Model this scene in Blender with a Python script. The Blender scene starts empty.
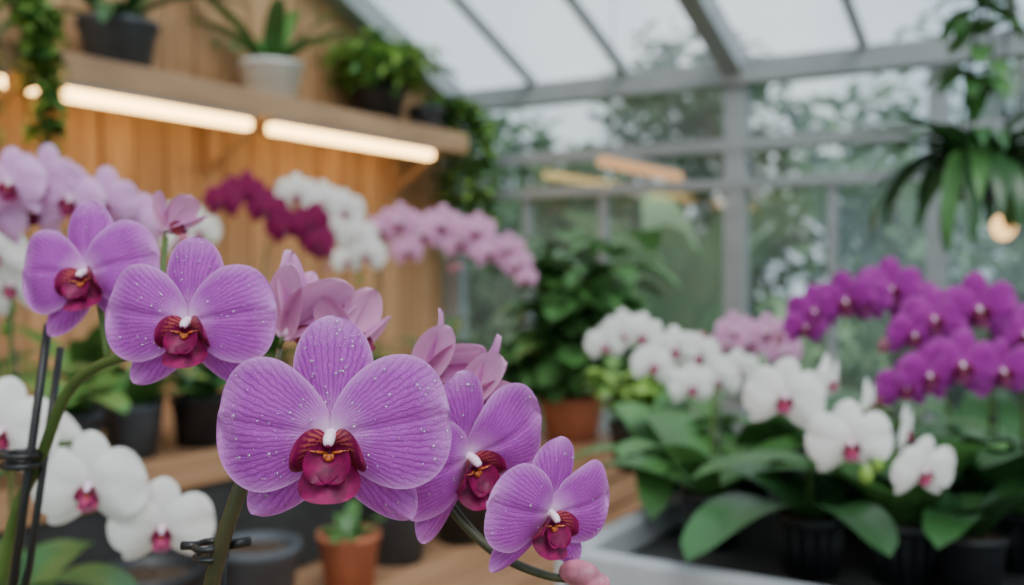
import bpy, math, random
from mathutils import Vector, Matrix, Euler
random.seed(7)
TH = math.radians(31.7)
CT, ST = math.cos(TH), math.sin(TH)
EYE = 1.40
pi = math.pi

def img_pt(b, e, d):
    """image pixels right of centre, above horizon, assumed depth (m) -> room coords"""
    r = b*d/1000.0  # back-projects the image pixel offset at the assumed depth
    return Vector((r*CT - d*ST, r*ST + d*CT, EYE + e*d/1000.0))

# ------------------------------------------------------------------ mesh builder
class MB:
    def __init__(s):
        s.v=[]; s.f=[]; s.m=[]; s.uv=[]
    def vert(s,p,uv=(0,0)):
        s.v.append(tuple(p)); s.uv.append(uv); return len(s.v)-1
    def face(s,idx,m=0):
        s.f.append(tuple(idx)); s.m.append(m)
    def grid(s,fn,nu,nv,m=0):
        base=len(s.v)
        for i in range(nu+1):
            for j in range(nv+1):
                p,uv=fn(i,j); s.vert(p,uv)
        for i in range(nu):
            for j in range(nv):
                a=base+i*(nv+1)+j
                s.face((a,a+nv+1,a+nv+2,a+1),m)
    def tube(s,pts,radii,seg=8,m=0,caps=True):
        pts=[Vector(p) for p in pts]
        if not hasattr(radii,'__len__'): radii=[radii]*len(pts)
        base=len(s.v); n=len(pts)
        ref=Vector((0.3,0.2,1)).normalized()
        t0=(pts[1]-pts[0]).normalized()
        if abs(t0.dot(ref))>0.95: ref=Vector((1,0.1,0)).normalized()
        x=(ref-t0*ref.dot(t0)).normalized()
        for i in range(n):
            t=(pts[min(i+1,n-1)]-pts[max(i-1,0)]).normalized()
            x=(x-t*x.dot(t)).normalized(); y=t.cross(x)
            for k in range(seg):
                a=2*pi*k/seg
                s.vert(pts[i]+(x*math.cos(a)+y*math.sin(a))*radii[i],(k/seg,i/n))
        for i in range(n-1):
            for k in range(seg):
                a=base+i*seg+k; b=base+i*seg+(k+1)%seg
                s.face((a,b,b+seg,a+seg),m)
        if caps:
            s.face([base+k for k in range(seg)][::-1],m)
            s.face([base+(n-1)*seg+k for k in range(seg)],m)
    def lathe(s,prof,c,seg=24,m=0):
        base=len(s.v); c=Vector(c)
        for (r,z) in prof:
            for k in range(seg):
                a=2*pi*k/seg
                s.vert(c+Vector((r*math.cos(a),r*math.sin(a),z)),(k/seg,z))
        for i in range(len(prof)-1):
            for k in range(seg):
                a=base+i*seg+k; b=base+i*seg+(k+1)%seg
                s.face((a,b,b+seg,a+seg),m)
        s.face([base+k for k in range(seg)][::-1],m)
        s.face([base+(len(prof)-1)*seg+k for k in range(seg)],m)
    def ball(s,c,r,m=0,seg=10,rings=6,uv=(0,0)):
        c=Vector(c)
        if not hasattr(r,'__len__'): r=(r,r,r)
        base=len(s.v)
        for i in range(rings+1):
            ph=pi*i/rings
            for k in range(seg):
                a=2*pi*k/seg
                s.vert(c+Vector((r[0]*math.sin(ph)*math.cos(a),r[1]*math.sin(ph)*math.sin(a),-r[2]*math.cos(ph))),uv)
        for i in range(rings):
            for k in range(seg):
                a=base+i*seg+k; b=base+i*seg+(k+1)%seg
                s.face((a,b,b+seg,a+seg),m)
    def box(s,lo,hi,m=0,uv=(0,0)):
        x0,y0,z0=lo; x1,y1,z1=hi
        b=len(s.v)
        for p in ((x0,y0,z0),(x1,y0,z0),(x1,y1,z0),(x0,y1,z0),(x0,y0,z1),(x1,y0,z1),(x1,y1,z1),(x0,y1,z1)):
            s.vert(p,uv)
        for f in ((0,3,2,1),(4,5,6,7),(0,1,5,4),(1,2,6,5),(2,3,7,6),(3,0,4,7)):
            s.face([b+k for k in f],m)
    def obox(s,p0,p1,w,h,m=0,up=Vector((0,0,1))):
        p0=Vector(p0);p1=Vector(p1); t=(p1-p0).normalized(); x=t.cross(up).normalized(); u=x.cross(t)
        b=len(s.v)
        for p in (p0,p1):
            for (i,j) in ((-1,-1),(1,-1),(1,1),(-1,1)):
                s.vert(p+x*(i*w/2)+u*(j*h/2))
        for f in ((0,1,2,3),(7,6,5,4),(0,4,5,1),(1,5,6,2),(2,6,7,3),(3,7,4,0)):
            s.face([b+k for k in f],m)
    def clampx(s,xmin):
        s.v=[(max(xmin,p[0]),p[1],p[2]) for p in s.v]
    def mesh(s,name,mats,smooth=True):
        me=bpy.data.meshes.new(name)
        me.from_pydata(s.v,[],s.f)
        for mt in mats: me.materials.append(mt)
        me.polygons.foreach_set('material_index',s.m)
        if smooth: me.polygons.foreach_set('use_smooth',[True]*len(s.f))
        for nm,o in (('UVMap',0),('st',2)):
            if o and not any(len(u)>2 for u in s.uv): continue
            uvl=me.uv_layers.new(name=nm)
            li=[0.0]*(2*len(me.loops))
            for l in me.loops:
                u=s.uv[l.vertex_index]
                if len(u)>o: li[2*l.index]=u[o]; li[2*l.index+1]=u[o+1]
            uvl.data.foreach_set('uv',li)
        me.update()
        return me
    def obj(s,name,mats,parent=None,smooth=True,bevel=0):
        return place(name,s.mesh(name,mats,smooth),parent=parent,bevel=bevel)

def place(name,me,loc=(0,0,0),rot=(0,0,0),scale=1.0,parent=None,bevel=0):
    o=bpy.data.objects.new(name,me)
    bpy.context.scene.collection.objects.link(o)
    o.location=loc; o.rotation_euler=rot; o.scale=(scale,)*3
    if parent is not None:
        o.parent=parent
        o.matrix_parent_inverse=Matrix.Translation(parent.location).inverted()
    if bevel:
        b=o.modifiers.new('bevel','BEVEL'); b.width=bevel; b.segments=2; b.limit_method='ANGLE'
    return o
def empty(name,loc):
    o=bpy.data.objects.new(name,None); o.empty_display_size=.05
    bpy.context.scene.collection.objects.link(o); o.location=loc
    return o
def crom(pts,n=8):
    pts=[Vector(p) for p in pts]
    P=[pts[0]*2-pts[1]]+pts+[pts[-1]*2-pts[-2]]
    out=[]
    for i in range(1,len(P)-2):
        for k in range(n):
            t=k/n
            a,b,c,d=P[i-1],P[i],P[i+1],P[i+2]
            out.append(0.5*((2*b)+(c-a)*t+(2*a-5*b+4*c-d)*t*t+(3*b-a-3*c+d)*t**3))
    out.append(pts[-1]); return out

# ------------------------------------------------------------------ materials
def newmat(name):
    m=bpy.data.materials.new(name); m.use_nodes=True
    nt=m.node_tree
    for n in list(nt.nodes): nt.nodes.remove(n)
    out=nt.nodes.new('ShaderNodeOutputMaterial')
    return m,nt,out
def N(nt,t,**kw):
    n=nt.nodes.new(t)
    for k,v in kw.items():
        if k in n.inputs: n.inputs[k].default_value=v
        else: setattr(n,k,v)
    return n
def mixc(nt,fac,a,b,blend='MIX'):
    n=nt.nodes.new('ShaderNodeMix'); n.data_type='RGBA'; n.blend_type=blend
    for idx,val in ((0,fac),(6,a),(7,b)):
        if hasattr(val,'links') : nt.links.new(val,n.inputs[idx])
        elif idx==0: n.inputs[0].default_value=val
        else: n.inputs[idx].default_value=(*val,1)
    return n.outputs[2]
def mathn(nt,op,a,b=None,clamp=False):
    n=nt.nodes.new('ShaderNodeMath'); n.operation=op; n.use_clamp=clamp
    for i,v in ((0,a),(1,b)):
        if v is None: continue
        if hasattr(v,'links'): nt.links.new(v,n.inputs[i])
        else: n.inputs[i].default_value=v
    return n.outputs[0]
def ramp(nt,fac,stops):
    n=nt.nodes.new('ShaderNodeValToRGB')
    while len(n.color_ramp.elements)<len(stops): n.color_ramp.elements.new(.5)
    for e,(p,c) in zip(n.color_ramp.elements,stops):
        e.position=p; e.color=(*c,1) if len(c)==3 else c
    nt.links.new(fac,n.inputs[0]); return n.outputs[0]

def simple(name,col,rough=.5,metal=0,var=.25,scale=12,bump=0,trans=0,spec=.5,stretch=None):
    m,nt,out=newmat(name)
    p=N(nt,'ShaderNodeBsdfPrincipled',Roughness=rough,Metallic=metal)
    p.inputs['Specular IOR Level'].default_value=spec
    tc=N(nt,'ShaderNodeTexCoord')
    nz=N(nt,'ShaderNodeTexNoise',Scale=scale,Detail=4)
    src=tc.outputs['Object']
    if stretch:
        mp=N(nt,'ShaderNodeMapping'); mp.inputs['Scale'].default_value=stretch
        nt.links.new(src,mp.inputs[0]); src=mp.outputs[0]
    nt.links.new(src,nz.inputs['Vector'])
    c=ramp(nt,nz.outputs[0],[(.3,tuple(x*(1-var) for x in col)),(.7,tuple(min(1,x*(1+var)) for x in col))])
    nt.links.new(c,p.inputs['Base Color'])
    if bump:
        b=N(nt,'ShaderNodeBump',Strength=bump); b.inputs['Distance'].default_value=.01
        nt.links.new(nz.outputs[0],b.inputs['Height']); nt.links.new(b.outputs[0],p.inputs['Normal'])
    if trans:
        t=N(nt,'ShaderNodeBsdfTranslucent'); nt.links.new(c,t.inputs[0])
        mx=N(nt,'ShaderNodeMixShader'); mx.inputs[0].default_value=trans
        nt.links.new(p.outputs[0],mx.inputs[1]); nt.links.new(t.outputs[0],mx.inputs[2])
        nt.links.new(mx.outputs[0],out.inputs[0])
    else: nt.links.new(p.outputs[0],out.inputs[0])
    return m

def petal_mat(name,center,mid,main,edge,vein,back,vamt=.5,fine=True):
    m,nt,out=newmat(name)
    uv=N(nt,'ShaderNodeUVMap',uv_map='UVMap'); sep=N(nt,'ShaderNodeSeparateXYZ'); nt.links.new(uv.outputs[0],sep.inputs[0])
    st=N(nt,'ShaderNodeUVMap',uv_map='st'); sep2=N(nt,'ShaderNodeSeparateXYZ'); nt.links.new(st.outputs[0],sep2.inputs[0])
    ang,rad=sep.outputs[0],sep.outputs[1]
    tt,ss=sep2.outputs[0],sep2.outputs[1]
    rim=mathn(nt,'MAXIMUM',mathn(nt,'ABSOLUTE',tt),ss)
    rimf=ramp(nt,rim,[(.74,(0,0,0)),(.93,(.40,)*3),(1.0,(1,1,1))])
    base=ramp(nt,rad,[(.05,center),(.19,mid),(.40,main),(1.0,main)])
    if fine:
        mp=N(nt,'ShaderNodeMapping'); mp.inputs['Scale'].default_value=(9,11,1); nt.links.new(uv.outputs[0],mp.inputs[0])
        nz=N(nt,'ShaderNodeTexNoise',Scale=1.2,Detail=3); nt.links.new(mp.outputs[0],nz.inputs['Vector'])
        w=mathn(nt,'ADD',mathn(nt,'MULTIPLY',ang,44),mathn(nt,'MULTIPLY',nz.outputs[0],3.2))
        sn=mathn(nt,'POWER',mathn(nt,'ABSOLUTE',mathn(nt,'SINE',w)),5.0)
        mp2=N(nt,'ShaderNodeMapping'); mp2.inputs['Scale'].default_value=(22,15,1); nt.links.new(uv.outputs[0],mp2.inputs[0])
        vo=N(nt,'ShaderNodeTexVoronoi',Scale=1.0); vo.feature='DISTANCE_TO_EDGE'; nt.links.new(mp2.outputs[0],vo.inputs['Vector'])
        net=mathn(nt,'SUBTRACT',1.0,mathn(nt,'MULTIPLY',vo.outputs[0],6.0),True)
        v=mathn(nt,'MAXIMUM',sn,mathn(nt,'MULTIPLY',net,.5))
        fade=ramp(nt,rad,[(.10,(0.15,)*3),(.34,(1,1,1)),(1.0,(1,1,1))])
        fade2=ramp(nt,rim,[(.86,(1,1,1)),(1.0,(0,0,0))])
        v=mathn(nt,'MULTIPLY',mathn(nt,'MULTIPLY',mathn(nt,'MULTIPLY',v,fade),fade2),vamt)
        col=mixc(nt,v,base,vein)
    else:
        v=None; col=base
    nz2=N(nt,'ShaderNodeTexNoise',Scale=5,Detail=2)
    nt.links.new(uv.outputs[0],nz2.inputs['Vector'])
    col=mixc(nt,mathn(nt,'MULTIPLY',nz2.outputs[0],.25),col,tuple(min(1,x*1.25+.02) for x in main))
    col=mixc(nt,rimf,col,edge)
    geo=N(nt,'ShaderNodeNewGeometry')
    col=mixc(nt,mathn(nt,'MULTIPLY',geo.outputs['Backfacing'],.8),col,back)
    p=N(nt,'ShaderNodeBsdfPrincipled',Roughness=.5)
    p.inputs['Specular IOR Level'].default_value=.2
    nt.links.new(col,p.inputs['Base Color'])
    if v is not None:
        b=N(nt,'ShaderNodeBump',Strength=.18); b.inputs['Distance'].default_value=.02; b.invert=True
        nt.links.new(v,b.inputs['Height']); nt.links.new(b.outputs[0],p.inputs['Normal'])
    t=N(nt,'ShaderNodeBsdfTranslucent'); nt.links.new(col,t.inputs[0])
    mx=N(nt,'ShaderNodeMixShader'); mx.inputs[0].default_value=.28
    nt.links.new(p.outputs[0],mx.inputs[1]); nt.links.new(t.outputs[0],mx.inputs[2]); nt.links.new(mx.outputs[0],out.inputs[0])
    return m

def stripe_mat(name,a,b,freq=40,cut=.45):
    m,nt,out=newmat(name)
    uv=N(nt,'ShaderNodeUVMap',uv_map='UVMap'); sep=N(nt,'ShaderNodeSeparateXYZ'); nt.links.new(uv.outputs[0],sep.inputs[0])
    nz=N(nt,'ShaderNodeTexNoise',Scale=14,Detail=3); nt.links.new(uv.outputs[0],nz.inputs['Vector'])
    w=mathn(nt,'SINE',mathn(nt,'ADD',mathn(nt,'MULTIPLY',sep.outputs[0],freq),mathn(nt,'MULTIPLY',nz.outputs[0],9)))
    f=mathn(nt,'ADD',mathn(nt,'MULTIPLY',w,.6),.78,True)
    f=mathn(nt,'MAXIMUM',f,mathn(nt,'MULTIPLY',mathn(nt,'SUBTRACT',sep.outputs[1],cut),3.0,True),True)
    col=mixc(nt,f,a,b)
    p=N(nt,'ShaderNodeBsdfPrincipled',Roughness=.45); p.inputs['Specular IOR Level'].default_value=.25
    nt.links.new(col,p.inputs['Base Color']); nt.links.new(p.outputs[0],out.inputs[0])
    return m

M_purple=petal_mat('petal_purple',(.95,.74,.92),(.74,.30,.76),(.49,.085,.54),(.68,.31,.72),(.20,.005,.25),(.72,.32,.64),.68)
M_half=petal_mat('petal_half_open',(.85,.55,.72),(.72,.32,.58),(.64,.24,.56),(.76,.42,.66),(.42,.07,.34),(.78,.39,.62),.4)
M_lilac=petal_mat('petal_lilac',(.95,.85,.92),(.84,.56,.84),(.74,.38,.75),(.84,.58,.85),(.4,.1,.4),(.75,.5,.7),fine=False)
M_pink=petal_mat('petal_pink',(.95,.84,.90),(.88,.58,.78),(.78,.36,.64),(.88,.58,.80),(.4,.1,.4),(.8,.55,.7),fine=False)
M_white=petal_mat('petal_white',(.92,.74,.78),(.90,.87,.86),(.90,.90,.88),(.92,.92,.90),(.6,.5,.6),(.85,.85,.8),fine=False)
M_crim=petal_mat('petal_crimson',(.30,.02,.13),(.25,.008,.09),(.21,.005,.075),(.27,.012,.10),(.1,0,.05),(.2,.01,.08),fine=False)
M_mag=petal_mat('petal_magenta',(.6,.18,.5),(.42,.035,.36),(.35,.018,.31),(.50,.10,.44),(.2,0,.2),(.4,.06,.34),fine=False)
M_lip=simple('lip_crimson',(.20,.002,.065),.5,var=.55,scale=16,spec=.25)
M_lipd=simple('lip_dark',(.13,.002,.06),.5,var=.3,scale=9,spec=.25)
M_lips=stripe_mat('lip_striped',(.66,.16,.09),(.20,.003,.065),42,.5)
M_lipw=simple('lip_rose',(.38,.03,.13),.5,var=.6,scale=12)
M_col=simple('column_white',(.90,.68,.86),.4,var=.1,scale=6)
M_yel=simple('callus_spotted',(.52,.13,.025),.45,var=.85,scale=55)
def dewdrop():
    m,nt,out=newmat('dew_water')
    tr=N(nt,'ShaderNodeBsdfTransparent'); tr.inputs[0].default_value=(.96,.94,.97,1)
    gl=N(nt,'ShaderNodeBsdfGlossy',Roughness=.12); gl.inputs[0].default_value=(1,1,1,1)
    lw=N(nt,'ShaderNodeLayerWeight',Blend=.35)
    mx=N(nt,'ShaderNodeMixShader'); nt.links.new(mathn(nt,'ADD',mathn(nt,'MULTIPLY',lw.outputs['Facing'],.30),.16),mx.inputs[0])
    nt.links.new(tr.outputs[0],mx.inputs[1]); nt.links.new(gl.outputs[0],mx.inputs[2]); nt.links.new(mx.outputs[0],out.inputs[0]); return m
M_dew=dewdrop()
M_stem=simple('stem_green',(.06,.11,.02),.45,var=.35,scale=30)
M_stemd=simple('stem_purplish',(.05,.05,.02),.4,var=.4,scale=40)
M_leaf=simple('leaf_dark',(.035,.11,.032),.35,var=.4,scale=6,trans=.12)
M_leaf2=simple('leaf_mid',(.065,.18,.042),.4,var=.4,scale=6,trans=.15)
M_leaf3=simple('leaf_bright',(.25,.43,.08),.45,var=.4,scale=8,trans=.25)
M_bud=simple('bud_pink',(.50,.16,.24),.45,var=.5,scale=90)
M_black=simple('pot_black',(.018,.019,.022),.45,var=.3)
M_grey=simple('pot_grey',(.065,.075,.09),.6,var=.3,bump=.2)
M_whitepot=simple('pot_white',(.74,.72,.68),.4,var=.08)
M_terra=simple('terracotta',(.46,.15,.075),.75,var=.25,bump=.3)
M_soil=simple('bark_mix',(.06,.035,.02),.95,var=.6,scale=60,bump=1)
M_alu=simple('aluminium',(.30,.325,.34),.45,metal=.2,var=.08)
M_tray=simple('tray_grey',(.44,.46,.49),.45,metal=.1,var=.1)
M_dark=simple('bench_dark',(.03,.03,.03),.8,var=.3)
M_clip=simple('clip_black',(.008,.008,.008),.35,var=.1)
M_earth=simple('concrete_floor',(.22,.17,.13),.85,var=.3,scale=3,bump=.2)
M_grass=simple('grass',(.12,.20,.07),.9,var=.4,scale=2)
M_bark=simple('bark',(.09,.06,.04),.9,var=.4,scale=10,bump=.5)
M_out1=simple('outdoor_leaf_a',(.065,.125,.055),.6,var=.5,scale=1.5,trans=.25)
M_out2=simple('outdoor_leaf_b',(.15,.25,.12),.6,var=.4,scale=1.5,trans=.25)

def woodmat(name,a,b,scale=(14,14,1.2),rough=.55):
    m,nt,out=newmat(name)
    tc=N(nt,'ShaderNodeTexCoord'); mp=N(nt,'ShaderNodeMapping'); mp.inputs['Scale'].default_value=scale
    nt.links.new(tc.outputs['Object'],mp.inputs[0])
    nz=N(nt,'ShaderNodeTexNoise',Scale=2.2,Detail=6,Distortion=.8); nt.links.new(mp.outputs[0],nz.inputs['Vector'])
    c=ramp(nt,nz.outputs[0],[(.3,a),(.68,b)])
    uv=N(nt,'ShaderNodeUVMap'); sep=N(nt,'ShaderNodeSeparateXYZ'); nt.links.new(uv.outputs[0],sep.inputs[0])
    c=mixc(nt,mathn(nt,'MULTIPLY',sep.outputs[0],.5),c,tuple(x*.45 for x in a))
    p=N(nt,'ShaderNodeBsdfPrincipled',Roughness=rough); nt.links.new(c,p.inputs['Base Color'])
    bp=N(nt,'ShaderNodeBump',Strength=.15); nt.links.new(nz.outputs[0],bp.inputs['Height']); nt.links.new(bp.outputs[0],p.inputs['Normal'])
    nt.links.new(p.outputs[0],out.inputs[0]); return m
M_wall=woodmat('cedar_boards',(.46,.235,.11),(.70,.42,.21))
M_shelf=woodmat('shelf_oak',(.36,.20,.11),(.52,.32,.18),(14,1.2,14))
M_bench=woodmat('bench_pine',(.36,.18,.09),(.50,.29,.16),(14,1.2,14))

def glass(name,haze,refl=.07):
    m,nt,out=newmat(name)
    tr=N(nt,'ShaderNodeBsdfTransparent'); tr.inputs[0].default_value=(.92,.96,.96,1)
    gl=N(nt,'ShaderNodeBsdfGlossy',Roughness=.06); gl.inputs[0].default_value=(.9,.95,.95,1)
    tl=N(nt,'ShaderNodeBsdfTranslucent'); tl.inputs[0].default_value=(.80,.87,.90,1)
    nz=N(nt,'ShaderNodeTexNoise',Scale=1.5,Detail=3); tc=N(nt,'ShaderNodeTexCoord'); nt.links.new(tc.outputs['Object'],nz.inputs['Vector'])
    m1=N(nt,'ShaderNodeMixShader'); nt.links.new(mathn(nt,'MULTIPLY',nz.outputs[0],haze),m1.inputs[0])
    nt.links.new(tr.outputs[0],m1.inputs[1]); nt.links.new(tl.outputs[0],m1.inputs[2])
    m2=N(nt,'ShaderNodeMixShader'); m2.inputs[0].default_value=refl
    nt.links.new(m1.outputs[0],m2.inputs[1]); nt.links.new(gl.outputs[0],m2.inputs[2])
    nt.links.new(m2.outputs[0],out.inputs[0]); return m
M_glass=glass('greenhouse_glass',.18)
M_glassb=glass('greenhouse_glass_clear',.11,.045)
def emis(name,col,s):
    m,nt,out=newmat(name); e=N(nt,'ShaderNodeEmission',Strength=s); e.inputs[0].default_value=(*col,1)
    nt.links.new(e.outputs[0],out.inputs[0]); return m
M_led=emis('led_warm',(1,.60,.20),12)
M_ledrefl=emis('led_reflection',(1,.55,.25),1.0)  # glow imitating the LED strip's reflection, worn by the added batten
M_bulb=emis('bulb_warm',(1,.58,.22),3)

# ------------------------------------------------------------------ orchid blooms (unit width ~1, facing -Y)
def bloom(seed,res,close=0.0,dew=0,wide=1.0,lip=True,sepw=1.0,lips=1.0):
    rnd=random.Random(seed); mb=MB(); surf=[]
    def petal(o,d,l,L,W,a,b,m,zf,n,mm,claw=.02,uvoff=0):
        o=Vector(o); d=Vector(d).normalized(); l=Vector(l); l=(l-d*l.dot(d)).normalized(); nr=d.cross(l)
        pk=a/(a+b); norm=(pk**a)*((1-pk)**b)
        def pos(s,t):
            w=W/2*(s**a)*(max(0,1-s)**b)/norm + claw*(1-s)**2*(1 if s<.999 else 0)*min(1,s*20+.3)
            x=L*s; y=w*t
            z=zf(s,t)
            return o+d*x+l*y+nr*z, (math.atan2(y,x+.04)+uvoff,math.hypot(x,y)/L,t,s)
        def fn(i,j):
            s=(1-math.cos(pi*i/n))/2; q=2*j/mm-1; t=math.sin(q*pi/2)*.5+q*.5
            return pos(s,t)
        mb.grid(fn,n,mm,m)
        return pos,nr
    n=res
    def ad(deg):
        a=math.radians(deg); d=Vector((math.cos(a),0,math.sin(a))); l=Vector((-math.sin(a),0,math.cos(a)))
        return d,l
    front=Vector((0,-1,0))
    def tilt(d,l,deg):
        c=math.radians(deg); return d*math.cos(c)+front*math.sin(c), l
    for (deg,L,W,a,b) in ((90,.49,.335,.60,.50),(-47,.52,.25,.5,.55),(-133,.52,.25,.5,.55)):
        deg+=rnd.uniform(-3,3); ph=rnd.uniform(0,6); d,l=ad(deg); d,l=tilt(d,l,close*.9+(0 if deg>0 else -3))
        zf=lambda s,t,ph=ph:.03*math.sin(pi*s)-.06*s*s-.075*t*t*math.sin(pi*s)+.007*math.sin(4*t+ph+5*s)*s-.010*math.exp(-(t/.12)**2)*math.sin(pi*s)
        surf.append(petal((0,.022,0),d,l,L,W*sepw,a,b,0,zf,n,n,uvoff=deg*.1))
    for sgn,deg in ((1,10),(-1,170)):
        deg+=rnd.uniform(-3,3); ph=rnd.uniform(0,6); ph2=rnd.uniform(0,6)
        d,l=ad(deg); d,l=tilt(d,l,close+rnd.uniform(-3,3))
        zf=lambda s,t,ph=ph,ph2=ph2:(.065*math.sin(pi*s*.95)-.09*s*s-.050*t*t*math.sin(pi*s)
              +.016*math.sin(5*t+ph+3*s)*s*s+.012*math.sin(9*s+ph2+2*t)*abs(t)-.016*math.exp(-(t/.09)**2)*math.sin(pi*s))
        surf.append(petal((0.0,-.012,.0),d,l,.50,.56*wide,.70,.42,0,zf,n,n,claw=.035,uvoff=deg*.1))
    if lip:
        k=max(6,n//2)
        q=lips
        petal((0.012,-.02,-.055),(.78,-.50,-.05),(-.15,-.45,1),.165*q,.175*q,.55,.45,2,lambda s,t:.05*s*s-.02*t*t,k,k)
        petal((-.012,-.02,-.055),(-.78,-.50,-.05),(-.15,.45,-1),.165*q,.175*q,.55,.45,2,lambda s,t:.05*s*s-.02*t*t,k,k)
        petal((0,-.035,-.07),(0,-.34,-.94),(1,0,0),.195*q,.225*q,.70,.40,1,lambda s,t:.02-.06*abs(t)**1.4*math.sin(pi*min(1,s+.1))+.03*s,k+2,k+2)
        petal((0,-.05,-.06),(0.42,-.58,-.75),(1,-.1,.5),.15*q,.13*q,.5,.5,1,lambda s,t:.03*t*t,k,k)
        petal((0,-.05,-.06),(-.42,-.58,-.75),(1,.1,-.5),.15*q,.13*q,.5,.5,1,lambda s,t:.03*t*t,k,k)
        if n>12:
            for sgn in (1,-1):
                mb.tube(crom([(sgn*.006,-.10,-.235),(sgn*.022,-.118,-.252),(sgn*.036,-.112,-.246)],4),[.005]*5+[.004]*2+[.003,.002],6,1)
            for sgn in (1,-1):
                mb.tube(crom([(sgn*.012,-.06,-.07),(sgn*.05,-.10,-.055),(sgn*.085,-.10,-.05)],4),[.007,.007,.006,.006,.005,.004,.003,.003,.002],6,3)
        mb.ball((0,-.080,-.085),(.022,.018,.016),3,10,6)
        mb.ball((.014,-.088,-.078),(.010,.012,.013),3,8,5)
        mb.ball((-.014,-.088,-.078),(.010,.012,.013),3,8,5)
        mb.tube([(0,.0,-.005),(0,-.03,.0),(0,-.06,-.004),(0,-.08,-.012),(0,-.095,-.022)],[.03,.027,.025,.026,.018],12,4)
        mb.ball((0,-.092,-.018),(.023,.020,.020),4,12,8)
        mb.ball((0,-.108,-.031),(.009,.009,.009),1,8,5)
    mb.tube([(0,.005,0),(0,.05,-.01),(0,.09,-.03)],[.02,.014,.012],8,5)
    if dew:
        for i in range(dew):
            pos,nr=rnd.choice(surf if rnd.random()<.35 else [surf[0],surf[0],surf[3],surf[4]])
            s=rnd.uniform(.15,.95); t=rnd.uniform(-.85,.85)
            p,_=pos(s,t); r=rnd.choice([.0045,.005,.006,.008,.0105])*rnd.uniform(.85,1.2)
            mb.ball(p+nr*r*.35,r,6,12,8)
    return mb

def bloom_mesh(name,mat,seed,res,close=0,dew=0,wide=1.0,lipm=None,colm=None,sepw=1.0,lips=1.0):
    return bloom(seed,res,close=close,dew=dew,wide=wide,sepw=sepw,lips=lips).mesh(name,[mat,lipm or M_lip,M_lips,M_yel,colm or M_col,M_stem,M_dew])
def fbloom(parent,me,b,e,d,size,yaw=0,pitch=0,roll=0,nm='bloom'):
    p=img_pt(b,e,d)
    o=place(nm,me,p,(math.radians(pitch),math.radians(roll),TH+math.radians(yaw)),size,parent)
    R=Euler(o.rotation_euler).to_matrix()
    return p+R@Vector((0,.09,-.03))*size

def strap(mb,base,az,L,W,elev,droop,m=0,n=10,mm=4,fold=.18,a=.35,b=.5,twist=0):
    p=Vector(base); pk=a/(a+b); norm=(pk**a)*((1-pk)**b); st=[]
    for i in range(n+1):
        s=i/n; el=elev-droop*s; azz=az+twist*s
        d=Vector((math.cos(azz)*math.cos(el),math.sin(azz)*math.cos(el),math.sin(el)))
        l=Vector((-math.sin(azz),math.cos(azz),0)); u=d.cross(l)
        w=W/2*(s**a)*((1-s)**b)/norm if s>0 else W*.18
        st.append((p.copy(),l,u,w)); p=p+d*(L/n)
    def fn(i,j):
        t=2*j/mm-1; q,l,u,w=st[i]
        return q+l*w*t+u*fold*w*abs(t),(t*.5+.5,i/n)
    mb.grid(fn,n,mm,m)

def pot_profile(r,h,lip=.008):
    return [(r*.78,0),(r*.98,h*.85),(r*1.0,h*.86),(r*1.04,h*.86),(r*1.04,h),(r*.95,h),(r*.93,h*.9),(r*.9,h*.88)]
def add_pot(parent,base,r,h,mat,ridges=False):
    mb=MB()
    mb.lathe(pot_profile(r,h),base,28,0)
    if ridges:
        for k in range(14):
            a=2*pi*k/14
            p=Vector(base)+Vector((math.cos(a)*r*.80,math.sin(a)*r*.80,h*.03)); q=Vector(base)+Vector((math.cos(a)*r*.98,math.sin(a)*r*.98,h*.84))
            mb.tube([p,q],.003,5,0)
    mb.obj('pot',[mat],parent)
    mb=MB(); rr=random.Random(int(base[0]*1000))
    mb.lathe([(r*.90,h*.80),(r*.90,h*.89),(r*.5,h*.92),(.001,h*.93)],base,20,0)
    for i in range(40):
        a=rr.uniform(0,2*pi); q=rr.uniform(0,r*.8)
        mb.ball(Vector(base)+Vector((q*math.cos(a),q*math.sin(a),h*.92)),(rr.uniform(.006,.012),rr.uniform(.004,.01),.005),0,6,4)
    mb.obj('bark_mix',[M_soil],parent)

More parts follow.
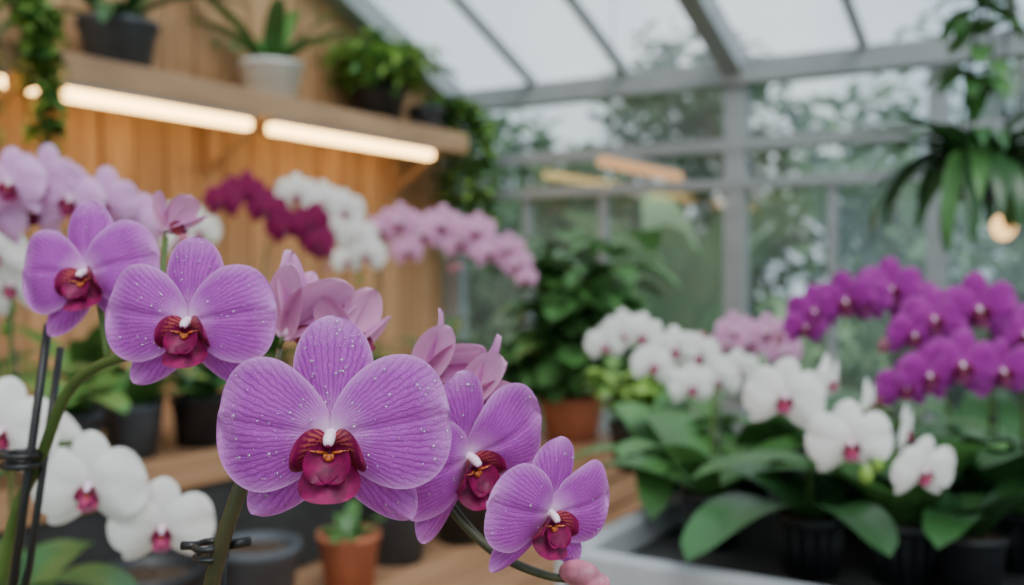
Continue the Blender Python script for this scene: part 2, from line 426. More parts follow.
def orchid(name,xy,z,flowers,mesh,pot=(.055,.10),potmat=None,leaves=5,leafL=.26,leafW=.075,leafmat=None,seed=0,buds=2,stake=True,stem_r=.0028,wob=12,az0=None,elev=(.5,1.0)):
    rnd=random.Random(seed); base=Vector((xy[0],xy[1],z))
    E=empty(name,base)
    add_pot(E,base,pot[0],pot[1],potmat or M_black,True)
    top=base+Vector((0,0,pot[1]*.9))
    mb=MB()
    for i in range(leaves):
        az=rnd.uniform(-.3,.3)+i*2*pi/leaves*1.0+(seed if az0 is None else az0)
        strap(mb,top+Vector((math.cos(az)*.008,math.sin(az)*.008,0)),az,leafL*rnd.uniform(.75,1.1),leafW*rnd.uniform(.85,1.15),rnd.uniform(*elev),rnd.uniform(.9,1.5),0,12,6)
    mb.clampx(XL+.015)
    mb.obj('leaves',[leafmat or M_leaf],E)
    pts=[]
    backs=[]
    for i,f in enumerate(flowers):
        b,e,d,s=f[:4]
        yaw=f[4] if len(f)>4 else rnd.uniform(-wob,wob)
        pitch=f[5] if len(f)>5 else rnd.uniform(0,14)
        me=mesh[i%len(mesh)] if isinstance(mesh,list) else mesh
        bk=fbloom(E,me,b,e,d,s,yaw,pitch,rnd.uniform(-10,10))
        backs.append(bk)
    avg=[]
    for i in range(len(backs)):
        q=backs[max(0,i-1):i+2]; a=Vector((0,0,0))
        for x in q:a+=x
        avg.append(a/len(q)+Vector((-ST,CT,0))*.025+Vector((0,0,.008)))
    first=avg[0]; dv=first-top
    pts=[top,top+Vector((dv.x*.08,dv.y*.08,dv.z*.45)),top+Vector((dv.x*.3,dv.y*.3,dv.z*.85))]+avg
    if len(avg)>1:
        tip=avg[-1]+(avg[-1]-avg[-2]).normalized()*.045+Vector((0,0,-.012)); pts.append(tip)
    cp=crom(pts,6); nn=len(cp)
    mb=MB(); mb.tube(cp,[stem_r*(1.25-.6*i/nn) for i in range(nn)],8,0)
    for i,bk in enumerate(backs):
        mb.tube(crom([avg[i],(avg[i]+bk)/2+Vector((0,0,.006)),bk],3),.0015,6,0)
    mb.obj('flower_spike',[M_stem],E)
    if stake:
        mb=MB(); o=Vector((.012,.006,-.03)); q=top+Vector((dv.x*.22,dv.y*.22,dv.z*.75))
        mb.tube([top+o,q+Vector((.006,.003,0))],.0018,6,0)
        mb.ball(top+(q-top)*.6+Vector((.004,.002,0)),(.008,.006,.005),0)
        mb.obj('stake',[M_clip],E)
    if buds:
        mb=MB()
        for k in range(buds):
            c=cp[-1-k*3]+Vector((rnd.uniform(-.008,.008),0,-.010))
            mb.ball(c,(.008-.001*k,.008,.011),0,10,8)
        mb.obj('buds',[M_bud if mesh is not white_m else M_leaf3],E)
    return E

white_m=[bloom_mesh('bloom_white_a',M_white,11,12,lipm=M_lipw,wide=1.08,lips=.8),bloom_mesh('bloom_white_b',M_white,12,12,close=8,lipm=M_lipw,wide=1.1,lips=.8)]
lilac_m=[bloom_mesh('bloom_lilac_a',M_lilac,13,12),bloom_mesh('bloom_lilac_b',M_lilac,14,12,close=10)]
pink_m=[bloom_mesh('bloom_pink_a',M_pink,15,10,lips=.8),bloom_mesh('bloom_pink_b',M_pink,16,10,close=12,lips=.8)]
crim_m=[bloom_mesh('bloom_crimson_a',M_crim,17,10,lipm=M_lipd,colm=M_lipw)]
mag_m=[bloom_mesh('bloom_magenta_a',M_mag,18,12,lipm=M_lipd),bloom_mesh('bloom_magenta_b',M_mag,19,12,close=9,lipm=M_lipd)]

# ------------------------------------------------------------------ room shell
XL,YB,XR,YF=-2.75,3.83,3.2,-2.5
EAVE=EYE+.83; SL=.40; RIDGE_Y=.66
def roofz(y):
    return EAVE+SL*(YB-y) if y>RIDGE_Y else EAVE+SL*(YB-RIDGE_Y)-SL*(RIDGE_Y-y)
mb=MB(); mb.box((XL-.1,YF-.1,-.06),(XR+.1,YB+.1,0),0); mb.obj('floor',[M_earth],smooth=False)
mb=MB(); y=YF; rr=random.Random(3)
while y<YB-.02:
    y1=min(y+.125,YB); g=.005; b=len(mb.v); u=rr.random()
    dx=rr.uniform(-.002,.002)
    for (yy) in (y+g,y1-g):
        for (x,z) in ((XL-.03,0),(XL+dx,0),(XL+dx,roofz(yy)-.02),(XL-.03,roofz(yy)-.02)):
            mb.vert((x,yy,z),(u,0))
    for f in ((0,1,2,3),(7,6,5,4),(0,4,5,1),(1,5,6,2),(2,6,7,3),(3,7,4,0)): mb.face([b+k for k in f],0)
    y=y1
b=len(mb.v)
for yy,zz in ((YF,0),(YB,0),(YB,roofz(YB)-.03),(RIDGE_Y,roofz(RIDGE_Y)-.03),(YF,roofz(YF)-.03)): mb.vert((XL-.032,yy,zz),(1,0))
mb.face([b,b+1,b+2,b+3,b+4],0)
mb.obj('wall_left',[M_wall],smooth=False)
fr=MB()
for x,w in ((-2.70,.085),(-1.335,.085),(-.589,.065),(.16,.085),(.91,.065),(1.66,.085),(2.4,.065),(3.155,.085)):
    fr.box((x-w/2,YB,0),(x+w/2,YB+.07,EAVE))
for x in (-2.3,-1.92,-.957,-.25,.53,1.28,2.03,2.8):
    fr.box((x-.016,YB+.01,.45),(x+.016,YB+.05,EYE+.36))
def beam(z0,z1,o=0): fr.box((XL,YB-.004-o,z0),(XR,YB+.075,z1))
beam(EAVE-.09,EAVE,.02); beam(EYE+.48,EYE+.53); beam(EYE+.33,EYE+.37); beam(.42,.5,.01)
fr.obj('window_frame_back',[M_alu],smooth=False)
gl=MB(); gl.box((XL,YB+.03,.5),(XR,YB+.036,EAVE-.07)); gl.obj('window_1',[M_glassb],smooth=False)
kn=MB(); kn.box((XL,YB+.01,0),(XR,YB+.06,.42)); kn.obj('wall_back',[M_grey],smooth=False)
fr=MB()
for i in range(9):
    x=XL+(XR-XL)*i/8; fr.box((x-.03,YF-.07,0),(x+.03,YF,roofz(YF)))
fr.box((XL,YF-.07,.42),(XR,YF,.5)); fr.box((XL,YF-.07,roofz(YF)-.08),(XR,YF,roofz(YF)))
fr.obj('window_frame_front',[M_alu],smooth=False)
gl=MB(); gl.box((XL,YF-.04,.5),(XR,YF-.034,roofz(YF)-.08)); gl.obj('window_2',[M_glass],smooth=False)
kn=MB(); kn.box((XL,YF-.06,0),(XR,YF-.01,.42)); kn.obj('wall_front',[M_grey],smooth=False)
fr=MB()
for i in range(9):
    yy=YF+(YB-YF)*i/8; fr.box((XR,yy-.03,0),(XR+.07,yy+.03,roofz(yy)-.02))
fr.box((XR,YF,.42),(XR+.07,YB,.5)); fr.box((XR,YF,2.1),(XR+.07,YB,2.17))
fr.obj('window_frame_right',[M_alu],smooth=False)
gl=MB()
for yy,zz in ((YF,.5),(YB,.5),(YB,roofz(YB)-.03),(RIDGE_Y,roofz(RIDGE_Y)-.03),(YF,roofz(YF)-.03)): gl.vert((XR+.03,yy,zz))
gl.face([0,1,2,3,4]); gl.obj('window_3',[M_glass],smooth=False)
kn=MB(); kn.box((XR+.01,YF,0),(XR+.06,YB,.42)); kn.obj('wall_right',[M_grey],smooth=False)
rf=MB()
for x,w in ((-2.70,.09),(-1.335,.085),(.16,.085),(1.66,.085),(3.16,.085)):
    rf.obox((x,YB+.05,roofz(YB)-.03),(x,RIDGE_Y,roofz(RIDGE_Y)-.03),w,.10); rf.obox((x,RIDGE_Y,roofz(RIDGE_Y)-.03),(x,YF-.05,roofz(YF)-.03),w,.10)
for x in (-2.25,-1.8,-.84,-.34,.66,1.16,2.16,2.66):
    rf.obox((x,YB,roofz(YB)),(x,RIDGE_Y,roofz(RIDGE_Y)),.03,.04); rf.obox((x,RIDGE_Y,roofz(RIDGE_Y)),(x,YF,roofz(YF)),.03,.04)
for yy in (2.9,2.0,1.3,RIDGE_Y,-.4,-1.5):
    rf.obox((XL,yy,roofz(yy)-.02),(XR,yy,roofz(yy)-.02),.04,.05)
rf.obj('roof_frame',[M_alu],smooth=False)
gl=MB()
for (ya,yb) in ((YB+.1,RIDGE_Y),(RIDGE_Y,YF-.1)):
    b=len(gl.v)
    for p in ((XL-.1,ya,roofz(ya)+.03),(XR+.1,ya,roofz(ya)+.03),(XR+.1,yb,roofz(yb)+.03),(XL-.1,yb,roofz(yb)+.03)): gl.vert(p)
    gl.face([b,b+1,b+2,b+3])
gl.obj('ceiling',[M_glass],smooth=False)

# ------------------------------------------------------------------ wall shelf with LED battens
SZ=EYE+.515; SF=-2.46
E=empty('wall_shelf',(XL,2,SZ))
mb=MB(); mb.box((XL+.004,-.6,SZ),(SF,3.62,SZ+.085)); mb.obj('board',[M_shelf],E,False,.004)
mb=MB()
for yy in (.3,1.57,2.42,3.45):
    mb.box((XL+.004,yy-.012,SZ-.18),(XL+.03,yy+.012,SZ)); mb.obox((XL+.02,yy,SZ-.16),(SF+.03-.08,yy,SZ-.012),.02,.02)
mb.obj('brackets',[M_shelf],E,False)
for y0,y1 in ((.2,.76),(.84,1.52),(1.59,2.37),(2.46,3.38)):
    E=empty('led_batten_light',(SF-.03,(y0+y1)/2,SZ-.02))
    mb=MB(); mb.box((SF-.05,y0,SZ-.012),(SF-.002,y1,SZ)); mb.obj('housing',[M_alu],E,False)
    mb=MB(); mb.box((SF-.045,y0+.005,SZ-.044),(SF-.006,y1-.005,SZ-.012)); mb.obj('diffuser',[M_led],E,False,.006)
E=empty('led_reflection_batten',(-1.46,3.25,EYE+.36))  # added batten, housing and cords; glow stands in for LED reflection in the glass
mb=MB(); mb.box((-1.48,2.92,EYE+.345),(-1.44,3.56,EYE+.375)); mb.obj('diffuser',[M_ledrefl],E,False,.006)
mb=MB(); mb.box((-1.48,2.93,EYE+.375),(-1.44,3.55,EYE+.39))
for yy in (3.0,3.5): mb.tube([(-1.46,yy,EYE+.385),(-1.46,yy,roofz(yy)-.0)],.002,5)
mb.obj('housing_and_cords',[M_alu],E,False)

# ------------------------------------------------------------------ left bench (two tiers)
BZ=EYE-.41; BX=-1.75; TZ=.66
E=empty('tiered_wood_bench',(-2.2,1.5,0))
mb=MB(); rr=random.Random(5); x=XL+.03
while x<BX-.06:
    mb.box((x,.65,BZ-.025),(x+.095,2.75,BZ),0,(rr.random(),0)); x+=.105
mb.box((BX-.03,.65,BZ-.065),(BX,2.75,BZ+.004),0,(.1,0)); mb.box((XL+.03,2.72,BZ-.08),(BX,2.75,BZ-.026),0,(.2,0))
x=BX+.005
while x<-1.0:
    mb.box((x,1.03,TZ-.025),(x+.10,3.3,TZ),0,(rr.random()*.8+.2,0)); x+=.108
mb.box((-.97,1.03,TZ-.08),(-.94,3.3,TZ),0,(.3,0))
mb.obj('deck_boards',[M_bench],E,False,.002)
mb=MB()
for yy in (.75,1.7,2.66):
    for xx in (XL+.07,BX-.08): mb.box((xx-.03,yy-.03,0),(xx+.03,yy+.03,BZ-.026))
for yy in (1.1,2.1,3.2):
    for xx in (BX+.06,-1.02): mb.box((xx-.03,yy-.03,0),(xx+.03,yy+.03,TZ-.026))
mb.obj('legs',[M_bench],E,False)
mb=MB(); mb.box((BX-.02,.7,TZ),(BX-.008,2.7,BZ-.07)); mb.obj('riser_panel',[M_dark],E,False)

# ------------------------------------------------------------------ right metal bench with tray
E=empty('metal_tray_bench',(.5,1.7,0)); RZ=EYE-.43
bx0,bx1,by0,by1=-.66,2.2,1.22,2.45
mb=MB(); mb.box((bx0,by0,RZ-.02),(bx1,by1,RZ))
for (a,bb) in (((bx0,by0-.015),(bx1,by0+.02)),((bx0,by1-.02),(bx1,by1+.015)),((bx0-.015,by0-.015),(bx0+.02,by1+.015)),((bx1-.02,by0-.015),(bx1+.015,by1+.015))):
    mb.box((a[0],a[1],RZ-.05),(bb[0],bb[1],RZ+.045))
mb.obj('tray',[M_tray],E,False,.004)
mb=MB()
for xx in (bx0+.05,.77,bx1-.05):
    for yy in (by0+.05,by1-.05): mb.box((xx-.02,yy-.02,0),(xx+.02,yy+.02,RZ-.02))
mb.obj('legs',[M_alu],E,False)
mb=MB(); mb.box((bx0+.022,by0+.022,RZ),(bx1-.022,by1-.022,RZ+.006)); mb.obj('matting',[M_dark],E,False)
RP=RZ+.006

# ------------------------------------------------------------------ near potting table (below the view)
E=empty('potting_table',(-.6,.55,0)); PZ=.88
mb=MB(); mb.box((-1.35,.12,PZ-.04),(.12,.98,PZ)); 
for xx in (-1.3,.07):
    for yy in (.17,.93): mb.box((xx-.03,yy-.03,0),(xx+.03,yy+.03,PZ-.04))
mb.obj('table',[M_bench],E,False,.004)

# ------------------------------------------------------------------ hero orchid
hero=[bloom_mesh('hero_bloom_%d'%i,M_purple,30+i,44,dew=(210 if i==0 else 110 if i==1 else 40),close=c,lips=1.12) for i,c in enumerate((0,3,4,12,8))]
half=[bloom_mesh('half_open_bloom_%d'%i,M_half,50+i,26,close=c,wide=.62,sepw=.8) for i,c in enumerate((72,62,74,68))]
def tubeto(mb,pts,r0,r1,n=8,seg=10,m=0):
    cp=crom(pts,n); k=len(cp); mb.tube(cp,[r0+(r1-r0)*i/(k-1) for i in range(k)],seg,m); return cp

bB=img_pt(-335,-900,.50); bB.z=PZ
EB=empty('purple_phalaenopsis_orchid',bB)
add_pot(EB,bB,.065,.12,M_black,True)
mb=MB()
for i in range(5): strap(mb,bB+Vector((0,0,.11)),i*1.3+.4,.2,.075,.35,1.0,0,12,6)
mb.obj('leaves',[M_leaf],EB)
topB=bB+Vector((0,0,.11))
spB=[topB,img_pt(-330,-460,.485),img_pt(-302,-313,.475),img_pt(-272,-215,.47),img_pt(-240,-150,.475),img_pt(-190,-118,.485),img_pt(-130,-128,.49),img_pt(-85,-200,.475),img_pt(-50,-250,.47),img_pt(-12,-285,.465),img_pt(38,-306,.46),img_pt(75,-308,.455)]
mb=MB(); tubeto(mb,spB,.0044,.0018,10)
fl=[(hero[0],-181,-162,.42,.1005,2,2,0),(hero[3],-45,-184,.465,.086,38,10,-14),(hero[4],37,-241,.445,.070,36,10,6),
    (half[0],-228,-64,.53,.090,150,-72,-24),(half[1],-162,-80,.53,.070,165,-58,24),(half[2],-94,-108,.51,.074,155,-66,-36),(half[3],-50,-130,.50,.075,130,-45,-48)]
att=[4,7,9,4,5,6,6]
for (me,b,e,d,s,yw,pt,rl),k in zip(fl,att):
    bk=fbloom(EB,me,b,e,d,s,yw,pt,rl)
    a=spB[k]; mid=(a+bk)/2+Vector((0,0,.006))
    tubeto(mb,[a,mid,bk],.0020,.0017,5,8)
for (b,e,d,r) in ((68,-303,.455,.0062),(82,-311,.452,.0048)):
    mb.ball(img_pt(b,e,d),(r*1.7,r,r*1.0),1,14,10)
mb.obj('flower_spike',[M_stemd,M_bud],EB)
mb=MB()
mb.tube([topB+Vector((.012,.004,-.05)),img_pt(-290,-250,.49)],.0022,8,0)
for (b,e,d) in ((-303,-275,.478),):
    c=img_pt(b,e,d)
    X=Vector((CT,ST,0)); F=Vector((-ST,CT,0))
    ring=[c+(X*math.cos(a)*.0075+F*math.sin(a)*.0085) for a in [i*2*pi/14 for i in range(15)]]
    mb.tube(ring,.0017,6,0)
    mb.tube([c+X*.006,c+X*.019+Vector((0,0,.002))],.0026,8,0); mb.tube([c-X*.006,c-X*.014],.0022,8,0)
    mb.tube([q+Vector((0,0,-.005)) for q in ring],.0014,6,0)
mb.obj('stake_and_clip',[M_clip],EB)

bA=img_pt(-560,-700,.66); bA.z=PZ
EA=empty('purple_phalaenopsis_orchid',bA)
add_pot(EA,bA,.065,.12,M_black,True)
topA=bA+Vector((0,0,.11))
mb=MB()
for i in range(5): strap(mb,topA,i*1.3+.9,.2,.075,.35,1.0,0,12,6)
mb.obj('leaves',[M_leaf],EA)
spA=[topA,img_pt(-510,-290,.62),img_pt(-472,-185,.60),img_pt(-445,-120,.585),img_pt(-405,-90,.565),img_pt(-355,-82,.54),img_pt(-305,-92,.53),img_pt(-268,-104,.53),img_pt(-235,-112,.535)]
mb=MB(); tubeto(mb,spA,.0042,.002,10)
for me,b,e,d,s,yw,pt,rl,k in ((hero[1],-323,-49,.48,.083,-2,0,0,6),(hero[2],-425,-1,.56,.084,-8,-4,-6,4),(half[1],-345,42,.60,.05,150,-60,0,5)):
    bk=fbloom(EA,me,b,e,d,s,yw,pt,rl); a=spA[k]
    tubeto(mb,[a,(a+bk)/2+Vector((0,0,.004)),bk],.002,.0017,5,8)
mb.obj('flower_spike',[M_stem],EA)
mb=MB()
mb.tube([topA+Vector((0,0,-.05)),img_pt(-500,-300,.6),img_pt(-464,-52,.585)],.0026,8,0)
mb.tube([topA+Vector((-.01,-.01,-.05)),img_pt(-486,-300,.6),img_pt(-452,-75,.60)],.0022,8,0)
c=img_pt(-492,-183,.595)
for dz in (0,-.006): mb.tube([c+(X*math.cos(a)*.011+F*math.sin(a)*.01)+Vector((0,0,dz)) for a in [i*2*pi/14 for i in range(15)]],.002,6,0)
mb.tube([c-X*.01,c-X*.024],.0035,8,0)
mb.obj('stakes_and_clip',[M_clip],EA)

# ------------------------------------------------------------------ other near-left orchids on the potting table
orchid('white_phalaenopsis_orchid',(-.80,.42),PZ,[(-512,-158,.80,.086,10,5),(-424,-214,.82,.092,5,4),(-352,-256,.84,.086,18,12),(-470,-170,.86,.075,-10,8)],white_m,seed=2,leafL=.22)
orchid('white_phalaenopsis_orchid',(-1.22,.75),PZ,[(-515,20,1.28,.085),(-500,-12,1.3,.085),(-530,-20,1.3,.08)],white_m,seed=3,leafL=.2)
orchid('lilac_phalaenopsis_orchid',(-1.08,.50),PZ,[(-520,55,1.12,.08),(-500,88,1.1,.082),(-466,92,1.12,.082),(-440,72,1.12,.078),(-408,72,1.14,.078),(-478,62,1.14,.078),(-385,58,1.16,.07),(-372,48,1.2,.055)],lilac_m,seed=4,leafL=.2)

# ------------------------------------------------------------------ left bench orchids
orchid('crimson_phalaenopsis_orchid',(-2.02,1.55),BZ,[(-290,72,2.4,.10),(-268,80,2.42,.11),(-245,64,2.42,.1),(-226,46,2.42,.105),(-200,52,2.45,.09),(-194,32,2.45,.09),(-190,22,2.45,.06)],crim_m,potmat=M_grey,pot=(.07,.12),seed=5)
orchid('white_phalaenopsis_orchid',(-2.05,1.98),BZ,[(-215,78,2.6,.11),(-190,70,2.6,.115),(-168,62,2.6,.11),(-185,42,2.6,.11),(-155,35,2.6,.11),(-145,18,2.6,.1),(-165,12,2.6,.08)],white_m,potmat=M_grey,pot=(.07,.12),seed=6)
orchid('pink_phalaenopsis_orchid',(-1.95,2.36),BZ,[(-130,42,2.75,.1),(-112,50,2.7,.11),(-90,38,2.7,.11),(-70,48,2.7,.11),(-52,30,2.7,.11),(-35,42,2.68,.10),(-22,20,2.68,.1),(-4,24,2.65,.09),(5,8,2.65,.085),(-105,22,2.7,.09),(14,-5,2.65,.06)],pink_m,potmat=M_grey,pot=(.07,.12),seed=7)
orchid('white_phalaenopsis_orchid',(-2.25,1.25),BZ,[(-350,48,2.4,.1),(-328,55,2.4,.1),(-312,42,2.4,.1),(-335,30,2.4,.09)],white_m,potmat=M_grey,pot=(.07,.12),seed=8)
def leafy(name,xy,z,n,L,W,mat,pr=.065,ph=.12,pm=None,elev=(.5,1.2),droop=(.8,1.6),seed=0,a=.35,b=.5):
    rnd=random.Random(seed); base=Vector((xy[0],xy[1],z)); E=empty(name,base)
    add_pot(E,base,pr,ph,pm or M_grey)
    mb=MB()
    for i in range(n):
        az=i*2.4+rnd.uniform(-.3,.3); 
        strap(mb,base+Vector((math.cos(az)*pr*.2,math.sin(az)*pr*.2,ph*.9)),az,L*rnd.uniform(.7,1.1),W*rnd.uniform(.8,1.15),rnd.uniform(*elev),rnd.uniform(*droop),0,10,4,a=a,b=b)
    mb.clampx(XL+.02)
    mb.obj('leaves',[mat],E); return E
leafy('potted_orchid_foliage',(-1.86,1.27),BZ,7,.26,.07,M_leaf2,seed=1)
leafy('potted_orchid_foliage',(-1.88,1.02),BZ,7,.28,.075,M_leaf,seed=2,pm=M_black)
leafy('potted_orchid_foliage',(-1.87,2.6),BZ,8,.28,.085,M_leaf,seed=3)
leafy('potted_orchid_foliage',(-2.3,.95),BZ,8,.3,.085,M_leaf,seed=4)
leafy('potted_orchid_foliage',(-1.86,.76),BZ,7,.24,.075,M_leaf,seed=12)
leafy('potted_orchid_foliage',(-1.87,1.62),BZ,8,.27,.075,M_leaf,seed=13,pm=M_black)
leafy('potted_orchid_foliage',(-2.3,1.62),BZ,9,.32,.085,M_leaf2,seed=14)
leafy('potted_orchid_foliage',(-1.87,2.1),BZ,8,.26,.075,M_leaf,seed=16,pm=M_black)
leafy('potted_orchid_foliage',(-2.35,2.3),BZ,9,.32,.085,M_leaf2,seed=17)
leafy('potted_orchid_foliage',(-1.87,1.44),BZ,7,.22,.07,M_leaf2,seed=19,pr=.055)
leafy('terracotta_potted_seedling',(-1.53,1.76),TZ,7,.11,.04,M_leaf2,.07,.14,M_terra,seed=5)
def empty_pot(name,xy,z,r,h,mat):
    E=empty(name,(xy[0],xy[1],z)); add_pot(E,Vector((xy[0],xy[1],z)),r,h,mat)
empty_pot('grey_plant_pot',(-1.56,1.50),TZ,.09,.17,M_grey)
empty_pot('grey_plant_pot',(-1.60,1.26),TZ,.095,.17,M_black)
empty_pot('grey_plant_pot',(-1.60,2.02),TZ,.09,.18,M_grey)
leafy('potted_orchid_foliage',(-1.56,2.27),TZ,8,.2,.06,M_leaf,.09,.18,M_black,seed=18)
cx,cy=-1.40,2.60
E=empty('wooden_crate',(cx,cy,TZ)); mb=MB()
for k in range(3):
    z0=TZ+.005+k*.078
    mb.box((cx-.17,cy-.17,z0),(cx+.17,cy-.155,z0+.065),0,(.2*k,0)); mb.box((cx-.17,cy+.155,z0),(cx+.17,cy+.17,z0+.065),0,(.3*k,0))
    mb.box((cx-.17,cy-.155,z0),(cx-.155,cy+.155,z0+.065),0,(.1*k,0)); mb.box((cx+.155,cy-.155,z0),(cx+.17,cy+.155,z0+.065),0,(.3,0))
for sx in (-1,1):
    for sy in (-1,1): mb.box((cx+sx*.14-.014,cy+sy*.14-.014,TZ),(cx+sx*.14+.014,cy+sy*.14+.014,TZ+.23))
for k in range(4): mb.box((cx-.17+.086*k,cy-.17,TZ+.23),(cx-.17+.086*k+.08,cy+.17,TZ+.245),0,(.2*k,0))
mb.obj('slats',[M_bench],E,False)
def shrub(name,base,h,rad,n,L,W,mats,pr,ph,pm,seed=0,low=.45,curl=(.5,1.4)):
    rnd=random.Random(seed); base=Vector(base); E=empty(name,base); add_pot(E,base,pr,ph,pm)
    mb=MB(); st=MB(); top=base+Vector((0,0,ph*.9))
    for k in range(max(5,n//14)):
        az=rnd.uniform(0,2*pi); rr_=rad*math.sqrt(rnd.random()); tip=top+Vector((math.cos(az)*rr_,math.sin(az)*rr_,h*rnd.uniform(low,1)))
        ps=crom([top,top+Vector(((tip-top).x*.3,(tip-top).y*.3,(tip-top).z*.55)),tip],6); st.tube(ps,[.006-.004*i/len(ps) for i in range(len(ps))],6)
        for j in range(14):
            q=ps[min(len(ps)-1,int(len(ps)*(.3+.7*rnd.random())))]; a2=rnd.uniform(0,2*pi)
            e=q+Vector((math.cos(a2),math.sin(a2),rnd.uniform(-.1,.6)))*L*.5
            st.tube([q,e],.0015,4); strap(mb,e,a2,L*rnd.uniform(.7,1.2),W*rnd.uniform(.7,1.2),rnd.uniform(-.2,.5),rnd.uniform(*curl),rnd.randrange(len(mats)),7,4,a=.3,b=.75)
    mb.clampx(XL+.02); st.clampx(XL+.02)
    mb.obj('leaves',mats,E); st.obj('stems',[M_stem],E); return E
M_shrub=simple('leaf_shrub',(.09,.22,.065),.4,var=.4,scale=6,trans=.2)
shrub('potted_rubber_shrub',(cx,cy,TZ+.245),.54,.20,330,.14,.105,[M_leaf2,M_shrub,M_shrub],.095,.13,M_terra,seed=1,low=.1)
v_=img_pt(125,0,2.15)
shrub('potted_chartreuse_shrub',(v_.x,v_.y,RP),.15,.10,120,.055,.04,[M_leaf3],.06,.1,M_black,seed=3)
# ------------------------------------------------------------------ right bench orchids
def sp(b,d): v=img_pt(b,0,d); return (v.x,v.y)
SP=(.045,.085)
orchid('white_phalaenopsis_orchid',sp(200,1.54),RP,[(226,-98,1.6,.070),(205,-108,1.58,.074),(180,-114,1.56,.074),(186,-82,1.6,.070),(163,-76,1.56,.072),(142,-92,1.56,.072),(130,-62,1.58,.070),(112,-58,1.58,.070),(93,-72,1.58,.064)],white_m,seed=21,leafL=.32,leafW=.09,leafmat=M_leaf2,pot=SP,az0=.9)
orchid('pink_phalaenopsis_orchid',sp(280,2.0),RP,[(272,-80,2.0,.08),(255,-60,2.0,.08),(238,-70,2.0,.08),(222,-58,2.0,.08),(214,-72,2.0,.07)],pink_m,seed=22,pot=SP)
orchid('white_phalaenopsis_orchid',sp(300,1.40),RP,[(318,-108,1.30,.070,50,5),(273,-124,1.18,.094,-5,5)],white_m,seed=23,leafL=.26,leafW=.085,leafmat=M_leaf,pot=SP)
orchid('white_phalaenopsis_orchid',sp(395,1.36),RP,[(358,-130,1.3,.065,60,5),(394,-158,1.24,.068,60,5),(339,-170,1.15,.098,-6,8),(413,-198,1.13,.080,14,10)],white_m,seed=24,leafL=.30,leafW=.09,leafmat=M_leaf2,pot=SP)
orchid('magenta_phalaenopsis_orchid',sp(440,1.68),RP,[(400,-28,1.65,.09),(378,-16,1.62,.105),(352,-26,1.6,.09),(333,-28,1.6,.1),(302,-38,1.6,.085),(293,-54,1.6,.07)],mag_m,seed=25,leafmat=M_leaf,pot=SP)
orchid('magenta_phalaenopsis_orchid',sp(480,1.5),RP,[(512,-62,1.4,.09),(466,-36,1.38,.105),(422,-46,1.38,.09),(402,-62,1.38,.075)],mag_m,seed=26,leafmat=M_leaf,pot=SP)
orchid('magenta_phalaenopsis_orchid',sp(515,1.42),RP,[(530,-94,1.36,.085),(490,-98,1.34,.09),(450,-92,1.33,.10),(416,-102,1.33,.09),(394,-114,1.33,.075)],mag_m,seed=27,leafmat=M_leaf,leafL=.34,leafW=.10,pot=SP)
leafy('potted_orchid_foliage',sp(235,1.76),RP,6,.26,.085,M_leaf2,seed=31,pm=M_black,pr=.045,ph=.085)
leafy('potted_orchid_foliage',sp(150,1.78),RP,7,.26,.08,M_leaf2,seed=32,pm=M_black,pr=.045,ph=.085)
leafy('potted_orchid_foliage',sp(480,1.75),RP,7,.28,.09,M_leaf,seed=33,pm=M_black,pr=.045,ph=.085)
leafy('potted_orchid_foliage',sp(345,1.62),RP,7,.28,.09,M_leaf2,seed=34,pm=M_black,pr=.045,ph=.085)
leafy('potted_orchid_foliage',sp(460,1.30),RP,6,.24,.065,M_leaf,seed=35,pm=M_black,pr=.045,ph=.085,elev=(.5,1.0))

# ------------------------------------------------------------------ shelf plants
ST_=SZ+.085
def on_shelf(b):
    a=b/1000; x=-2.60; d=x/(CT*a-ST); return (x,(ST*a+CT)*d)
leafy('potted_strap_leaf_plant',on_shelf(-392),ST_,9,.42,.06,M_leaf,.115,.15,M_grey,seed=41,elev=(.3,1.0))
leafy('potted_strap_leaf_plant',on_shelf(-240),ST_,9,.42,.085,M_leaf2,.11,.14,M_whitepot,seed=42,elev=(.5,1.1),droop=(.5,1.0))
shrub('potted_fern_shrub',(*on_shelf(-133),ST_),.22,.22,480,.13,.035,[M_leaf3,M_leaf3,M_leaf2],.11,.14,M_black,seed=4,low=.2)
def trailing(name,xy,z,n,seed,drop,pr=.08,ph=.11,oy=0.0,mats=None):
    rnd=random.Random(seed); base=Vector((xy[0],xy[1],z)); E=empty(name,base); add_pot(E,base,pr,ph,M_grey)
    mb=MB(); st=MB(); top=base+Vector((0,0,ph*.95))
    for k in range(n):
        if oy: o=Vector((rnd.uniform(-.08,.20),oy+rnd.uniform(-.03,.07),0))
        else:
            az=rnd.uniform(-1.5,1.5); o=Vector((math.cos(az)*.05+rnd.uniform(.15,.22),math.sin(az)*.12,0))
        dl=drop*rnd.uniform(.3,1)
        ps=crom([top,top+o*.55+Vector((0,0,.05)),top+o+Vector((0,0,-.05)),top+o*1.05+Vector((rnd.uniform(-.03,.03),rnd.uniform(-.02,.02),-dl*.6)),top+o*1.05+Vector((0,rnd.uniform(-.02,.02),-dl))],6)
        st.tube(ps,.002,5)
        for q in ps[2:]:
            for j in range(3):
                a2=rnd.uniform(0,2*pi); strap(mb,q,a2,rnd.uniform(.035,.06),rnd.uniform(.03,.05),rnd.uniform(-.4,.6),1.0,rnd.randrange(2),5,2,a=.3,b=.7)
    mb.clampx(XL+.02); st.clampx(XL+.02)
    mb.obj('leaves',[M_leaf2,M_leaf3],E); st.obj('vines',[M_stem],E)
trailing('trailing_ivy',(-2.60,3.50),ST_,18,6,.68,oy=.17)
trailing('trailing_ivy',(-2.60,1.47),ST_,12,8,.40)

